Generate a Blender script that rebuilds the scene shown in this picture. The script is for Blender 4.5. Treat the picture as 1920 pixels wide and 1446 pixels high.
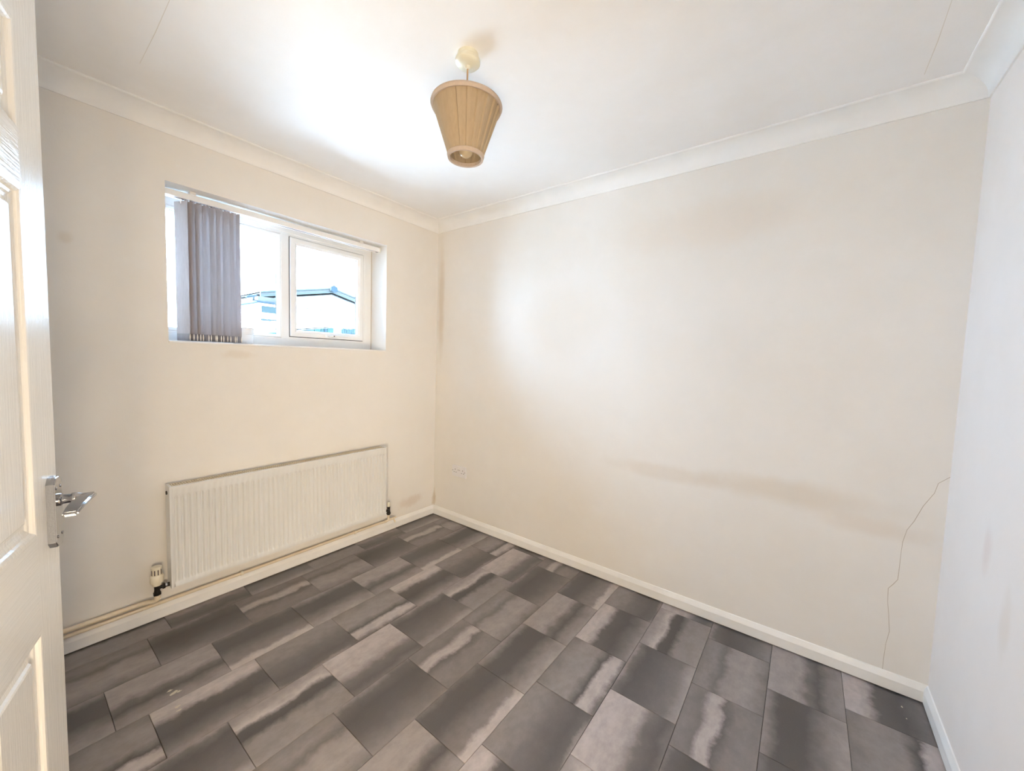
import bpy, bmesh, math, random
from mathutils import Vector, Matrix, Euler

random.seed(7)
for o in list(bpy.data.objects):
    bpy.data.objects.remove(o)
scene = bpy.context.scene
col = scene.collection

# ------------------------------------------------------------------ camera
CAM = Vector((2.457, -2.2055, 1.3204))
YAW, PITCH, ROLL, FPX = 0.6456, -0.0650, 0.0319, 731.17
W, HPX = 1920, 1446
cf = Vector((-math.sin(YAW) * math.cos(PITCH), math.cos(YAW) * math.cos(PITCH), math.sin(PITCH)))
cr = cf.cross(Vector((0, 0, 1))).normalized()
cu = cr.cross(cf)
cR = cr * math.cos(ROLL) + cu * math.sin(ROLL)
cU = -cr * math.sin(ROLL) + cu * math.cos(ROLL)
cam_data = bpy.data.cameras.new('camera')
cam = bpy.data.objects.new('camera', cam_data)
col.objects.link(cam)
m = Matrix((cR, cU, -cf)).transposed().to_4x4()
m.translation = CAM
cam.matrix_world = m
cam_data.sensor_fit = 'HORIZONTAL'
cam_data.sensor_width = 36
cam_data.lens = FPX * 36 / W
cam_data.clip_start = 0.02
scene.camera = cam


def ray(px, py):
    return cf + cR * ((px - W / 2) / FPX) - cU * ((py - HPX / 2) / FPX)


def at(px, py, axis, val):
    """point where the ray of a photo pixel meets the plane axis = val"""
    d = ray(px, py)
    t = (val - CAM[axis]) / d[axis]
    return CAM + d * t


# ------------------------------------------------------------------ light
world = bpy.data.worlds.new('sky')
scene.world = world
world.use_nodes = True
bg = world.node_tree.nodes['Background']
bg.inputs[0].default_value = (0.50, 0.72, 1.0, 1)
bg.inputs[1].default_value = 20.5

sun_data = bpy.data.lights.new('sun', 'SUN')
sun_data.energy = 110
sun_data.angle = 0.01
sun_data.color = (0.97, 0.98, 1.0)
sun = bpy.data.objects.new('sun', sun_data)
col.objects.link(sun)
sun.location = (-4, -9, 9)
sun.rotation_euler = Vector((0.20, 0.66, -0.72)).to_track_quat('-Z', 'Y').to_euler()

portal_data = bpy.data.lights.new('window_portal', 'AREA')
portal_data.shape = 'RECTANGLE'
portal_data.size = 1.20
portal_data.size_y = 0.76
portal_data.cycles.is_portal = True
portal = bpy.data.objects.new('window_portal', portal_data)
col.objects.link(portal)
portal.location = (-0.305, -1.093, 1.731)
portal.rotation_euler = Vector((1, 0, 0)).to_track_quat('-Z', 'Z').to_euler()

hall_data = bpy.data.lights.new('hall_fill_lamp', 'AREA')  # added fill lamp, warms and lifts the window wall and corner
hall_data.shape = 'RECTANGLE'
hall_data.size = 0.36
hall_data.size_y = 1.0
hall_data.energy = 49
hall_data.color = (1.0, 0.81, 0.56)
hall = bpy.data.objects.new('hall_fill_lamp', hall_data)
col.objects.link(hall)
hall.location = (2.895, -2.75, 0.65)
hall.rotation_euler = Vector((-1, 0, 0.10)).to_track_quat('-Z', 'Z').to_euler()

vs = scene.view_settings
vs.view_transform = 'Standard'
vs.look = 'None'
vs.exposure = 1.04
vs.gamma = 1.0
vs.use_curve_mapping = False
try:
    scene.cycles.diffuse_bounces = 8
    scene.cycles.max_bounces = 14
    scene.cycles.transparent_max_bounces = 16
except Exception:
    pass


# ------------------------------------------------------------------ materials
def s2l(c):
    return tuple(((v / 255) / 12.92 if v / 255 < 0.04045 else ((v / 255 + 0.055) / 1.055) ** 2.4) for v in c)


class NT:
    def __init__(self, name):
        self.m = bpy.data.materials.new(name)
        self.m.use_nodes = True
        self.t = self.m.node_tree
        self.n = self.t.nodes
        self.l = self.t.links
        self.b = self.n['Principled BSDF']

    def node(self, kind, **kw):
        nd = self.n.new(kind)
        for k, v in kw.items():
            if k == 'inp':
                for i, val in v.items():
                    nd.inputs[i].default_value = val
            else:
                setattr(nd, k, v)
        return nd

    def link(self, a, b):
        self.l.new(a, b)

    def math(self, op, a, b=None, c=None):
        nd = self.node('ShaderNodeMath', operation=op)
        for i, v in enumerate((a, b, c)):
            if v is None:
                continue
            if isinstance(v, (int, float)):
                nd.inputs[i].default_value = v
            else:
                self.link(v, nd.inputs[i])
        return nd.outputs[0]

    def mix(self, fac, a, b):
        nd = self.node('ShaderNodeMix', data_type='RGBA')
        for i, v in ((0, fac), (6, a), (7, b)):
            if isinstance(v, (int, float)):
                nd.inputs[i].default_value = v
            elif isinstance(v, tuple):
                nd.inputs[i].default_value = (*v[:3], 1)
            else:
                self.link(v, nd.inputs[i])
        return nd.outputs[2]

    def noise(self, vec, scale, detail=4, rough=0.55):
        nd = self.node('ShaderNodeTexNoise', inp={'Scale': scale, 'Detail': detail, 'Roughness': rough})
        if vec is not None:
            self.link(vec, nd.inputs['Vector'])
        return nd.outputs['Fac']

    def mapping(self, vec, scale=(1, 1, 1), loc=(0, 0, 0)):
        nd = self.node('ShaderNodeMapping')
        nd.inputs['Scale'].default_value = scale
        nd.inputs['Location'].default_value = loc
        self.link(vec, nd.inputs['Vector'])
        return nd.outputs[0]

    def ramp(self, fac, stops):
        nd = self.node('ShaderNodeValToRGB')
        e = nd.color_ramp.elements
        while len(e) > 1:
            e.remove(e[-1])
        e[0].position = stops[0][0]
        e[0].color = (*stops[0][1], 1)
        for p, c in stops[1:]:
            x = e.new(p)
            x.color = (*c, 1)
        self.link(fac, nd.inputs[0])
        return nd.outputs[0]

    def maprange(self, v, a, b, c=0.0, d=1.0, smooth=True):
        nd = self.node('ShaderNodeMapRange', interpolation_type='SMOOTHSTEP' if smooth else 'LINEAR')
        self.link(v, nd.inputs[0])
        for i, x in zip((1, 2, 3, 4), (a, b, c, d)):
            nd.inputs[i].default_value = x
        return nd.outputs[0]

    def bump(self, h, strength, dist=0.01):
        nd = self.node('ShaderNodeBump', inp={'Strength': strength, 'Distance': dist})
        self.link(h, nd.inputs['Height'])
        self.link(nd.outputs[0], self.b.inputs['Normal'])

    def set(self, color=None, rough=None, metal=None, spec=None, **kw):
        if color is not None:
            if isinstance(color, tuple):
                self.b.inputs['Base Color'].default_value = (*color[:3], 1)
            else:
                self.link(color, self.b.inputs['Base Color'])
        if rough is not None:
            self.b.inputs['Roughness'].default_value = rough
        if metal is not None:
            self.b.inputs['Metallic'].default_value = metal
        if spec is not None:
            self.b.inputs['Specular IOR Level'].default_value = spec
        for k, v in kw.items():
            self.b.inputs[k].default_value = v
        return self.m

    def pos(self):
        return self.node('ShaderNodeNewGeometry').outputs['Position']


def stain(N, pos, colr, centre, radii, tint, strength, nscale=3.0, nmix=0.9):
    """a soft ragged patch of tint, dirt marks among them, fixed to a place on the wall"""
    sub = N.node('ShaderNodeVectorMath', operation='SUBTRACT')
    N.link(pos, sub.inputs[0])
    sub.inputs[1].default_value = centre
    div = N.node('ShaderNodeVectorMath', operation='DIVIDE')
    N.link(sub.outputs[0], div.inputs[0])
    div.inputs[1].default_value = radii
    ln = N.node('ShaderNodeVectorMath', operation='LENGTH')
    N.link(div.outputs[0], ln.inputs[0])
    nz = N.noise(pos, nscale, 5, 0.6)
    d = N.math('ADD', ln.outputs['Value'], N.math('MULTIPLY', N.math('SUBTRACT', nz, 0.5), nmix))
    f = N.maprange(d, 1.0, 0.25, 0.0, strength)
    return N.mix(f, colr, tint)


WALL = (0.80, 0.78, 0.748)


def wall_mat(name, tint_patches=(), base=WALL):
    N = NT(name)
    pos = N.pos()
    n1 = N.noise(pos, 1.3, 5, 0.6)
    c = N.mix(N.maprange(n1, 0.35, 0.7), base, tuple(v * k for v, k in zip(base, (0.965, 0.955, 0.94))))
    n2 = N.noise(pos, 9.0, 4, 0.6)
    c = N.mix(N.maprange(n2, 0.45, 0.8, 0, 0.35), c, tuple(v * k for v, k in zip(base, (1.03, 1.03, 1.04))))
    for s in tint_patches:
        c = stain(N, pos, c, *s)
    N.set(c, 0.62, spec=0.35)
    fine = N.noise(pos, 160, 3, 0.6)
    mid = N.noise(pos, 14, 3, 0.5)
    N.bump(N.math('ADD', N.math('MULTIPLY', fine, 0.35), mid), 0.10, 0.006)
    return N.m


def far(name, c, var=0.0, varscale=8):
    return plain(name, c, 1.0, 0.0, 0.0, None, var, varscale)


def plain(name, c, rough=0.5, metal=0.0, spec=0.5, bump=None, var=0.0, varscale=8):
    N = NT(name)
    if var:
        pos = N.node('ShaderNodeTexCoord').outputs['Object']
        n = N.noise(pos, varscale, 4)
        cc = N.mix(N.maprange(n, 0.35, 0.75), c, tuple(v * (1 - var) for v in c))
        N.set(cc, rough, metal, spec)
    else:
        N.set(c, rough, metal, spec)
    if bump:
        pos = N.node('ShaderNodeTexCoord').outputs['Object']
        N.bump(N.noise(pos, bump[0], 3), bump[1], 0.002)
    return N.m


M = {}


def ypt(px, py):
    q = at(px, py, 1, 0.0)
    return (q.x, 0.0, q.z)


def xpt(px, py, x):
    q = at(px, py, 0, x)
    return (x, q.y, q.z)


L = 2.924
HC = 2.40
YF = -2.40
M['wall_back'] = wall_mat('painted_plaster_back', [
    (ypt(1480, 925), (0.50, 1, 0.085), (0.62, 0.53, 0.42), 0.42, 5.0, 0.8),
    (ypt(1240, 885), (0.42, 1, 0.06), (0.64, 0.55, 0.45), 0.32, 5.0, 0.9),
    (ypt(1640, 990), (0.22, 1, 0.06), (0.66, 0.56, 0.46), 0.35, 6.0, 0.9),
    (ypt(1050, 610), (0.42, 1, 0.30), (0.70, 0.61, 0.50), 0.35, 2.6, 1.1),  # broad warmer patch in mid wall
    (ypt(1330, 420), (0.55, 1, 0.16), (0.72, 0.63, 0.54), 0.35, 2.2, 1.1),  # broad warmer patch high on the wall
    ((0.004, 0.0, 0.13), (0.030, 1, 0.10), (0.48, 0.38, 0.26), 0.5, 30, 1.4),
    (ypt(828, 560), (0.05, 1, 0.55), (0.58, 0.46, 0.33), 0.45, 5, 0.8),  # browner strip up the corner
])
M['wall_window'] = wall_mat('painted_plaster_window', [
    (xpt(121, 445, 0), (1, 0.03, 0.035), (0.60, 0.50, 0.38), 0.3, 20, 0.9),
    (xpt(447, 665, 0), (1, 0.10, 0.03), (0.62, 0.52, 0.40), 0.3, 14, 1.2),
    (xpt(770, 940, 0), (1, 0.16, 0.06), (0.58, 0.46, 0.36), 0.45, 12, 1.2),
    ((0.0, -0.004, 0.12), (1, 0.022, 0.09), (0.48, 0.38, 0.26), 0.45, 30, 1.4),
])
M['wall_right'] = wall_mat('painted_plaster_right', [
    (xpt(1850, 1035, L), (1, 0.045, 0.10), (0.70, 0.56, 0.51), 0.35, 6, 1.3),
    (xpt(1885, 1170, L), (1, 0.05, 0.13), (0.70, 0.60, 0.50), 0.32, 6, 1.3),
], base=(0.84, 0.79, 0.755))
M['wall_plain'] = wall_mat('painted_plaster')
M['ceiling'] = wall_mat('ceiling_paint', base=(0.88, 0.88, 0.88))
M['coving'] = plain('coving_paint', (0.86, 0.86, 0.85), 0.6, var=0.04, bump=(60, 0.05))
M['gloss'] = plain('white_gloss_paint', (0.85, 0.845, 0.83), 0.32, var=0.05, bump=(25, 0.05))
M['gloss_door'] = None
M['upvc'] = plain('white_upvc', (0.86, 0.86, 0.85), 0.25)
M['upvc_dirt'] = plain('dirty_sealant', (0.55, 0.50, 0.44), 0.7)
M['gasket'] = plain('black_rubber_gasket', (0.05, 0.05, 0.055), 0.6)
M['chrome'] = plain('chrome', (0.38, 0.385, 0.41), 0.12, 1.0)
M['dull_chrome'] = plain('darkened_plate_edge', (0.17, 0.178, 0.20), 0.55, 1.0, bump=(300, 0.2))  # dull chrome edge, darkened to take out the hall lamp's reflection
M['black_metal'] = plain('blackened_metal', (0.03, 0.027, 0.025), 0.35, 0.6)
M['rad'] = plain('radiator_enamel', (0.74, 0.745, 0.735), 0.28, var=0.03)
M['rad_old'] = plain('yellowed_enamel', (0.74, 0.64, 0.47), 0.4, var=0.08)
M['grille_dark'] = plain('grille_shadow', (0.16, 0.11, 0.06), 0.8)
M['pipe'] = plain('painted_pipe', (0.76, 0.65, 0.49), 0.35, var=0.06, varscale=20)
M['trv'] = plain('ivory_plastic', (0.80, 0.74, 0.60), 0.4)
M['slot'] = plain('dark_plastic', (0.10, 0.075, 0.075), 0.5)
M['socket'] = plain('white_socket_plastic', (0.78, 0.77, 0.79), 0.35)
M['hole'] = plain('dark_hole', (0.03, 0.03, 0.03), 0.8)
M['rose'] = plain('ivory_rose_plastic', (0.74, 0.72, 0.59), 0.3)
M['cable'] = plain('beige_cable', (0.55, 0.38, 0.24), 0.5)
M['crack'] = plain('crack_line', (0.46, 0.40, 0.33), 0.9)
M['crack_light'] = plain('ceiling_crack_line', (0.72, 0.68, 0.62), 0.9)
M['base'] = plain('dark_subfloor', (0.03, 0.025, 0.022), 0.8)
M['pot'] = plain('white_pot_plastic', (0.80, 0.83, 0.86), 0.4)
M['pot_rim'] = plain('purple_rim', (0.24, 0.13, 0.20), 0.5)

# glass: straight-through transparency with a weak mirror coat
N = NT('window_glass')
tr = N.node('ShaderNodeBsdfTransparent')
tr.inputs[0].default_value = (0.95, 0.98, 0.99, 1)
gl = N.node('ShaderNodeBsdfGlossy')
gl.inputs['Roughness'].default_value = 0.02
fr = N.node('ShaderNodeFresnel')
fr.inputs[0].default_value = 1.45
mx = N.node('ShaderNodeMixShader')
N.link(fr.outputs[0], mx.inputs[0])
N.link(tr.outputs[0], mx.inputs[1])
N.link(gl.outputs[0], mx.inputs[2])
N.link(mx.outputs[0], N.n['Material Output'].inputs['Surface'])
M['glass'] = N.m


def fabric(name, c, transl, weave=900):
    N = NT(name)
    pos = N.node('ShaderNodeTexCoord').outputs['Object']
    n = N.noise(N.mapping(pos, (1, 1, 0.15)), 120, 3)
    cc = N.mix(N.maprange(n, 0.3, 0.7), tuple(v * 0.94 for v in c), c)
    N.set(cc, 0.85, spec=0.2)
    t = N.node('ShaderNodeBsdfTranslucent')
    N.link(cc, t.inputs[0])
    mxn = N.node('ShaderNodeMixShader')
    mxn.inputs[0].default_value = transl
    N.link(N.b.outputs[0], mxn.inputs[1])
    N.link(t.outputs[0], mxn.inputs[2])
    N.link(mxn.outputs[0], N.n['Material Output'].inputs['Surface'])
    return N.m


M['slat'] = fabric('lilac_grey_blind_fabric', (0.66, 0.62, 0.63), 0.16)
M['weight'] = fabric('blind_weight_plastic', (0.46, 0.45, 0.48), 0.2)
M['hem'] = plain('white_hem_edge', (0.88, 0.83, 0.76), 0.5)
M['shade'] = fabric('tan_pleated_fabric', (0.50, 0.395, 0.27), 0.20)
M['shade_trim'] = fabric('beige_binding', (0.54, 0.44, 0.36), 0.1)
M['bulb'] = plain('pearl_bulb_glass', (0.50, 0.41, 0.28), 0.15)


def grain(name, horiz):
    N = NT(name)
    uv = N.node('ShaderNodeUVMap').outputs[0]
    sc = (6, 170, 1) if horiz else (170, 6, 1)
    n = N.noise(N.mapping(uv, sc), 1.0, 4, 0.65)
    n2 = N.noise(N.mapping(uv, tuple(v * 0.25 for v in sc)), 1.0, 3, 0.5)
    N.set((0.83, 0.80, 0.74), 0.23, spec=0.45)
    N.bump(N.math('ADD', N.math('MULTIPLY', N.maprange(n, 0.42, 0.62), 0.6), N.math('MULTIPLY', n2, 0.7)), 0.22, 0.0022)
    return N.m


M['door_v'] = grain('door_gloss_vertical_grain', False)
M['door_h'] = grain('door_gloss_horizontal_grain', True)


# ------------------------------------------------------------------ mesh helpers
class MB:
    """collects geometry in world coordinates, linked later as one mesh object"""

    def __init__(self):
        self.v, self.f, self.mi, self.uv = [], [], [], {}

    def quad(self, a, b, c, d, mi=0, uv=None):
        i = len(self.v)
        self.v += [Vector(a), Vector(b), Vector(c), Vector(d)]
        self.f.append((i, i + 1, i + 2, i + 3))
        self.mi.append(mi)
        if uv:
            self.uv[len(self.f) - 1] = uv

    def poly(self, pts, mi=0):
        i = len(self.v)
        self.v += [Vector(q) for q in pts]
        self.f.append(tuple(range(i, i + len(pts))))
        self.mi.append(mi)

    def box(self, lo, hi, mi=0, bev=0.0):
        x0, y0, z0 = lo
        x1, y1, z1 = hi
        if bev <= 0:
            i = len(self.v)
            self.v += [Vector(q) for q in ((x0, y0, z0), (x1, y0, z0), (x1, y1, z0), (x0, y1, z0),
                                           (x0, y0, z1), (x1, y0, z1), (x1, y1, z1), (x0, y1, z1))]
            for q in ((0, 3, 2, 1), (4, 5, 6, 7), (0, 1, 5, 4), (1, 2, 6, 5), (2, 3, 7, 6), (3, 0, 4, 7)):
                self.f.append(tuple(i + k for k in q))
                self.mi.append(mi)
        else:
            bm = bmesh.new()
            bmesh.ops.create_cube(bm, size=1)
            for v in bm.verts:
                v.co = Vector(((x0 + x1) / 2 + v.co.x * (x1 - x0), (y0 + y1) / 2 + v.co.y * (y1 - y0),
                               (z0 + z1) / 2 + v.co.z * (z1 - z0)))
            bmesh.ops.bevel(bm, geom=list(bm.edges), offset=bev, segments=2, affect='EDGES', profile=0.6)
            self.add_bm(bm, mi)
        return self

    def add_bm(self, bm, mi=0, xf=None):
        bm.verts.index_update()
        i = len(self.v)
        for v in bm.verts:
            self.v.append(Vector(xf(v.co)) if xf else v.co.copy())
        for f in bm.faces:
            self.f.append(tuple(i + v.index for v in f.verts))
            self.mi.append(mi)
        bm.free()

    def tube(self, pts, r, n=12, mi=0, cap=True):
        pts = [Vector(q) for q in pts]
        rs = r if isinstance(r, (list, tuple)) else [r] * len(pts)
        prev = None
        rings = []
        for k, q in enumerate(pts):
            if k == 0:
                t = pts[1] - pts[0]
            elif k == len(pts) - 1:
                t = pts[-1] - pts[-2]
            else:
                t = (pts[k + 1] - pts[k]).normalized() + (pts[k] - pts[k - 1]).normalized()
            t.normalize()
            if prev is None:
                ref = Vector((0, 0, 1)) if abs(t.z) < 0.9 else Vector((1, 0, 0))
                a = t.cross(ref).normalized()
            else:
                a = (prev - t * prev.dot(t)).normalized()
            prev = a
            b = t.cross(a)
            i = len(self.v)
            for j in range(n):
                an = 2 * math.pi * j / n
                self.v.append(q + a * (rs[k] * math.cos(an)) + b * (rs[k] * math.sin(an)))
            rings.append(i)
        for i0, i1 in zip(rings, rings[1:]):
            for j in range(n):
                self.f.append((i0 + j, i0 + (j + 1) % n, i1 + (j + 1) % n, i1 + j))
                self.mi.append(mi)
        if cap:
            self.f.append(tuple(rings[0] + j for j in range(n))[::-1])
            self.f.append(tuple(rings[-1] + j for j in range(n)))
            self.mi += [mi, mi]
        return self

    def lathe(self, c, prof, n=32, mi=0, axis=None, wob=None, closed=False):
        """prof: (radius, height) pairs about an axis through c (default z)"""
        c = Vector(c)
        q = Vector((0, 0, 1)).rotation_difference(Vector(axis)) if axis else None
        rings = []
        for (r, h) in prof:
            i = len(self.v)
            for j in range(n):
                an = 2 * math.pi * j / n
                rr = r * (1 + (wob(j, n, h) if wob else 0))
                p_ = Vector((rr * math.cos(an), rr * math.sin(an), h))
                if q:
                    p_ = q @ p_
                self.v.append(c + p_)
            rings.append(i)
        pr = list(zip(rings, rings[1:]))
        if closed:
            pr.append((rings[-1], rings[0]))
        for i0, i1 in pr:
            for j in range(n):
                self.f.append((i0 + j, i0 + (j + 1) % n, i1 + (j + 1) % n, i1 + j))
                self.mi.append(mi)
        if not closed:
            if prof[0][0] > 1e-6:
                self.f.append(tuple(rings[0] + j for j in range(n))[::-1])
                self.mi.append(mi)
            if prof[-1][0] > 1e-6:
                self.f.append(tuple(rings[-1] + j for j in range(n)))
                self.mi.append(mi)
        return self

    def rings(self, rect, prof, place, mi=0, fill=False, uvf=None):
        """rect (a0, b0, a1, b1); prof: (inset, depth) loops joined one to the next; place(a, b, depth) -> point"""
        loops = []
        for t, d in prof:
            a0, b0, a1, b1 = rect[0] + t, rect[1] + t, rect[2] - t, rect[3] - t
            loops.append([(a0, b0, d), (a1, b0, d), (a1, b1, d), (a0, b1, d)])
        for l0, l1 in zip(loops, loops[1:]):
            for j in range(4):
                k = (j + 1) % 4
                q = (l0[j], l0[k], l1[k], l1[j])
                self.quad(*[place(*w) for w in q], mi=mi, uv=[(w[0], w[1]) for w in q])
        if fill:
            q = loops[-1]
            self.quad(*[place(*w) for w in q], mi=mi, uv=[(w[0], w[1]) for w in q])
        return self

    def build(self, name, mats, parent=None, base=None, smooth=False, merge=0.00005, mesh_only=False):
        if not isinstance(mats, (list, tuple)):
            mats = [mats]
        if base is None:
            xs = [v.x for v in self.v]
            ys = [v.y for v in self.v]
            zs = [v.z for v in self.v]
            base = Vector(((min(xs) + max(xs)) / 2, (min(ys) + max(ys)) / 2, min(zs)))
        base = Vector(base)
        me = bpy.data.meshes.new(name)
        me.from_pydata([v - base for v in self.v], [], self.f)
        for mt in mats:
            me.materials.append(mt)
        for p_, k in zip(me.polygons, self.mi):
            p_.material_index = k
        if self.uv:
            ul = me.uv_layers.new(name='UVMap')
            for p_ in me.polygons:
                if p_.index in self.uv:
                    for li, w in zip(p_.loop_indices, self.uv[p_.index]):
                        ul.data[li].uv = w
        bm = bmesh.new()
        bm.from_mesh(me)
        if merge:
            bmesh.ops.remove_doubles(bm, verts=bm.verts, dist=merge)
        bmesh.ops.recalc_face_normals(bm, faces=bm.faces)
        bm.to_mesh(me)
        bm.free()
        if smooth:
            for p_ in me.polygons:
                p_.use_smooth = True
            me.set_sharp_from_angle(angle=math.radians(40))
        if mesh_only:
            return me, base
        o = bpy.data.objects.new(name, me)
        col.objects.link(o)
        place_obj(o, base, parent)
        return o


WLOC = {}


def place_obj(o, wloc, parent):
    WLOC[o.name] = Vector(wloc)
    if parent is not None:
        o.parent = parent
        o.location = Vector(wloc) - WLOC[parent.name]
    else:
        o.location = wloc


def tag(o, label, cat=None, group=None, kind=None):
    o['label'] = label
    if cat:
        o['category'] = cat
    if group:
        o['group'] = group
    if kind:
        o['kind'] = kind
    return o


def thing(name, loc, label, cat, group=None):
    o = bpy.data.objects.new(name, None)
    o.empty_display_size = 0.05
    col.objects.link(o)
    place_obj(o, loc, None)
    return tag(o, label, cat, group)


# ------------------------------------------------------------------ room shell
WY0, WY1, WZ0, WZ1 = -1.699, -0.487, 1.352, 2.1107      # window opening
TW = 0.30                                               # outer wall thickness

mb = MB()
mb.box((-TW, YF - 0.1, -0.1), (0, WY0, HC))
mb.box((-TW, WY1, -0.1), (0, 0.12, HC))
mb.box((-TW, WY0, -0.1), (0, WY1, WZ0))
mb.box((-TW, WY0, WZ1), (0, WY1, HC))
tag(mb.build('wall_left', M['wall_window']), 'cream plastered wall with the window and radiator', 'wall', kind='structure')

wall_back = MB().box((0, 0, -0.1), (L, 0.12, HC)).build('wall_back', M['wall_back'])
tag(wall_back, 'long cream plastered wall with double socket and hairline crack', 'wall', kind='structure')
wall_right = MB().box((L, YF - 1.8, -0.1), (L + 0.12, 0.12, HC)).build('wall_right', M['wall_right'])
tag(wall_right, 'bare pale plastered wall facing the window', 'wall', kind='structure')

DX0, DX1, DZ = 1.955, 2.735, 2.00                        # doorway in the front wall
mb = MB()
mb.box((0, YF - 0.1, -0.1), (DX0, YF, HC))
mb.box((DX1, YF - 0.1, -0.1), (L, YF, HC))
mb.box((DX0, YF - 0.1, DZ), (DX1, YF, HC))
tag(mb.build('wall_front', M['wall_plain']), 'cream plastered wall with the open doorway to the hall', 'wall', kind='structure')
# the hall behind the doorway
mb = MB()
mb.box((1.15, YF - 1.8, -0.1), (1.25, YF - 0.1, HC))
mb.box((1.25, YF - 1.9, -0.1), (L + 0.12, YF - 1.8, HC))
tag(mb.build('wall_hall', M['wall_plain']), 'cream hall wall behind the open doorway', 'wall', kind='structure')

tag(MB().box((-TW, YF - 1.9, HC), (L + 0.12, 0.12, HC + 0.12)).build('ceiling', M['ceiling']),
    'flat off-white painted ceiling with fine board joints', 'ceiling', kind='structure')
ceiling = bpy.data.objects['ceiling']

# ------------------------------------------------------------------ floor and its tiles
floor = MB().box((0, YF - 1.8, -0.1), (L, 0, -0.003)).build('floor', M['base'])
tag(floor, 'dark grey streaked stone-effect tile floor', 'floor', kind='structure')

# streak designs of the printed tiles across the tile's width: (u, brightness in the photo)
DES = {
    ('A', 0): [(0, 150), (.2, 148), (.42, 150), (.55, 112), (.66, 92), (.8, 128), (1, 142)],
    ('A', 1): [(0, 140), (.07, 128), (.2, 92), (.5, 92), (.75, 128), (1, 152)],
    ('A', 2): [(0, 118), (.12, 96), (.4, 92), (.62, 118), (.80, 128), (.88, 170), (1, 172)],
    ('B', 0): [(0, 168), (.16, 172), (.28, 160), (.38, 98), (.62, 88), (.8, 112), (1, 142)],
    ('B', 1): [(0, 122), (.25, 138), (.52, 138), (.68, 88), (.76, 168), (.9, 166), (1, 110)],
    ('B', 2): [(0, 134), (.25, 132), (.5, 112), (.8, 96), (.93, 104), (1, 138)],
    ('C', 0): [(0, 140), (.15, 150), (.27, 170), (.36, 92), (.5, 84), (.62, 132), (1, 138)],
    ('C', 1): [(0, 145), (.08, 112), (.2, 92), (.5, 104), (.8, 120), (1, 150)],
    ('C', 2): [(0, 168), (.3, 165), (.5, 160), (.68, 112), (.88, 98), (1, 116)],
    ('D', 0): [(0, 124), (.2, 134), (.34, 112), (.45, 142), (.72, 148), (.9, 130), (1, 112)],
    ('D', 1): [(0, 128), (.24, 118), (.34, 162), (.46, 165), (.54, 104), (.66, 128), (1, 126)],
    ('D', 2): [(0, 132), (.1, 104), (.3, 90), (.6, 98), (.8, 114), (1, 130)],
}


def tile_mat(key, stops, seed):
    N = NT('stone_tile_%s%d' % (key[0].lower(), key[1]))
    uv = N.node('ShaderNodeUVMap').outputs[0]
    sep = N.node('ShaderNodeSeparateXYZ')
    N.link(uv, sep.inputs[0])
    u = sep.outputs[0]
    w1 = N.noise(N.mapping(uv, (1.2, 1.8, 1), (seed * 3.1, seed * 1.7, 0)), 1.6, 3, 0.5)
    w2 = N.noise(N.mapping(uv, (8, 10, 1), (seed * 2.3, 4, 0)), 1.0, 6, 0.7)
    uu = N.math('ADD', u, N.math('ADD', N.math('MULTIPLY', N.math('SUBTRACT', w1, 0.5), 0.26),
                                 N.math('MULTIPLY', N.math('SUBTRACT', w2, 0.5), 0.16)))
    lin = [(p_, tuple(k * 1.08 for k in s2l((v * 1.02, v * 0.965, v * 0.955)))) for p_, v in [(a, 122 + (b - 128) * 1.22) for a, b in stops]]
    c = N.ramp(uu, lin)  # streak colours
    cl = N.noise(N.mapping(uv, (5, 4, 1), (seed, seed, 0)), 1.3, 6, 0.68)
    c = N.mix(N.maprange(cl, 0.30, 0.72, 0.0, 0.28), c, (0.07, 0.065, 0.065))
    sp = N.noise(N.mapping(uv, (60, 80, 1)), 1.0, 3, 0.7)
    c = N.mix(N.maprange(sp, 0.55, 0.75, 0, 0.10), c, (0.38, 0.35, 0.33))
    N.set(c, 0.36, spec=0.5)
    N.bump(N.math('ADD', sp, cl), 0.06, 0.002)
    return N.m


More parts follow.
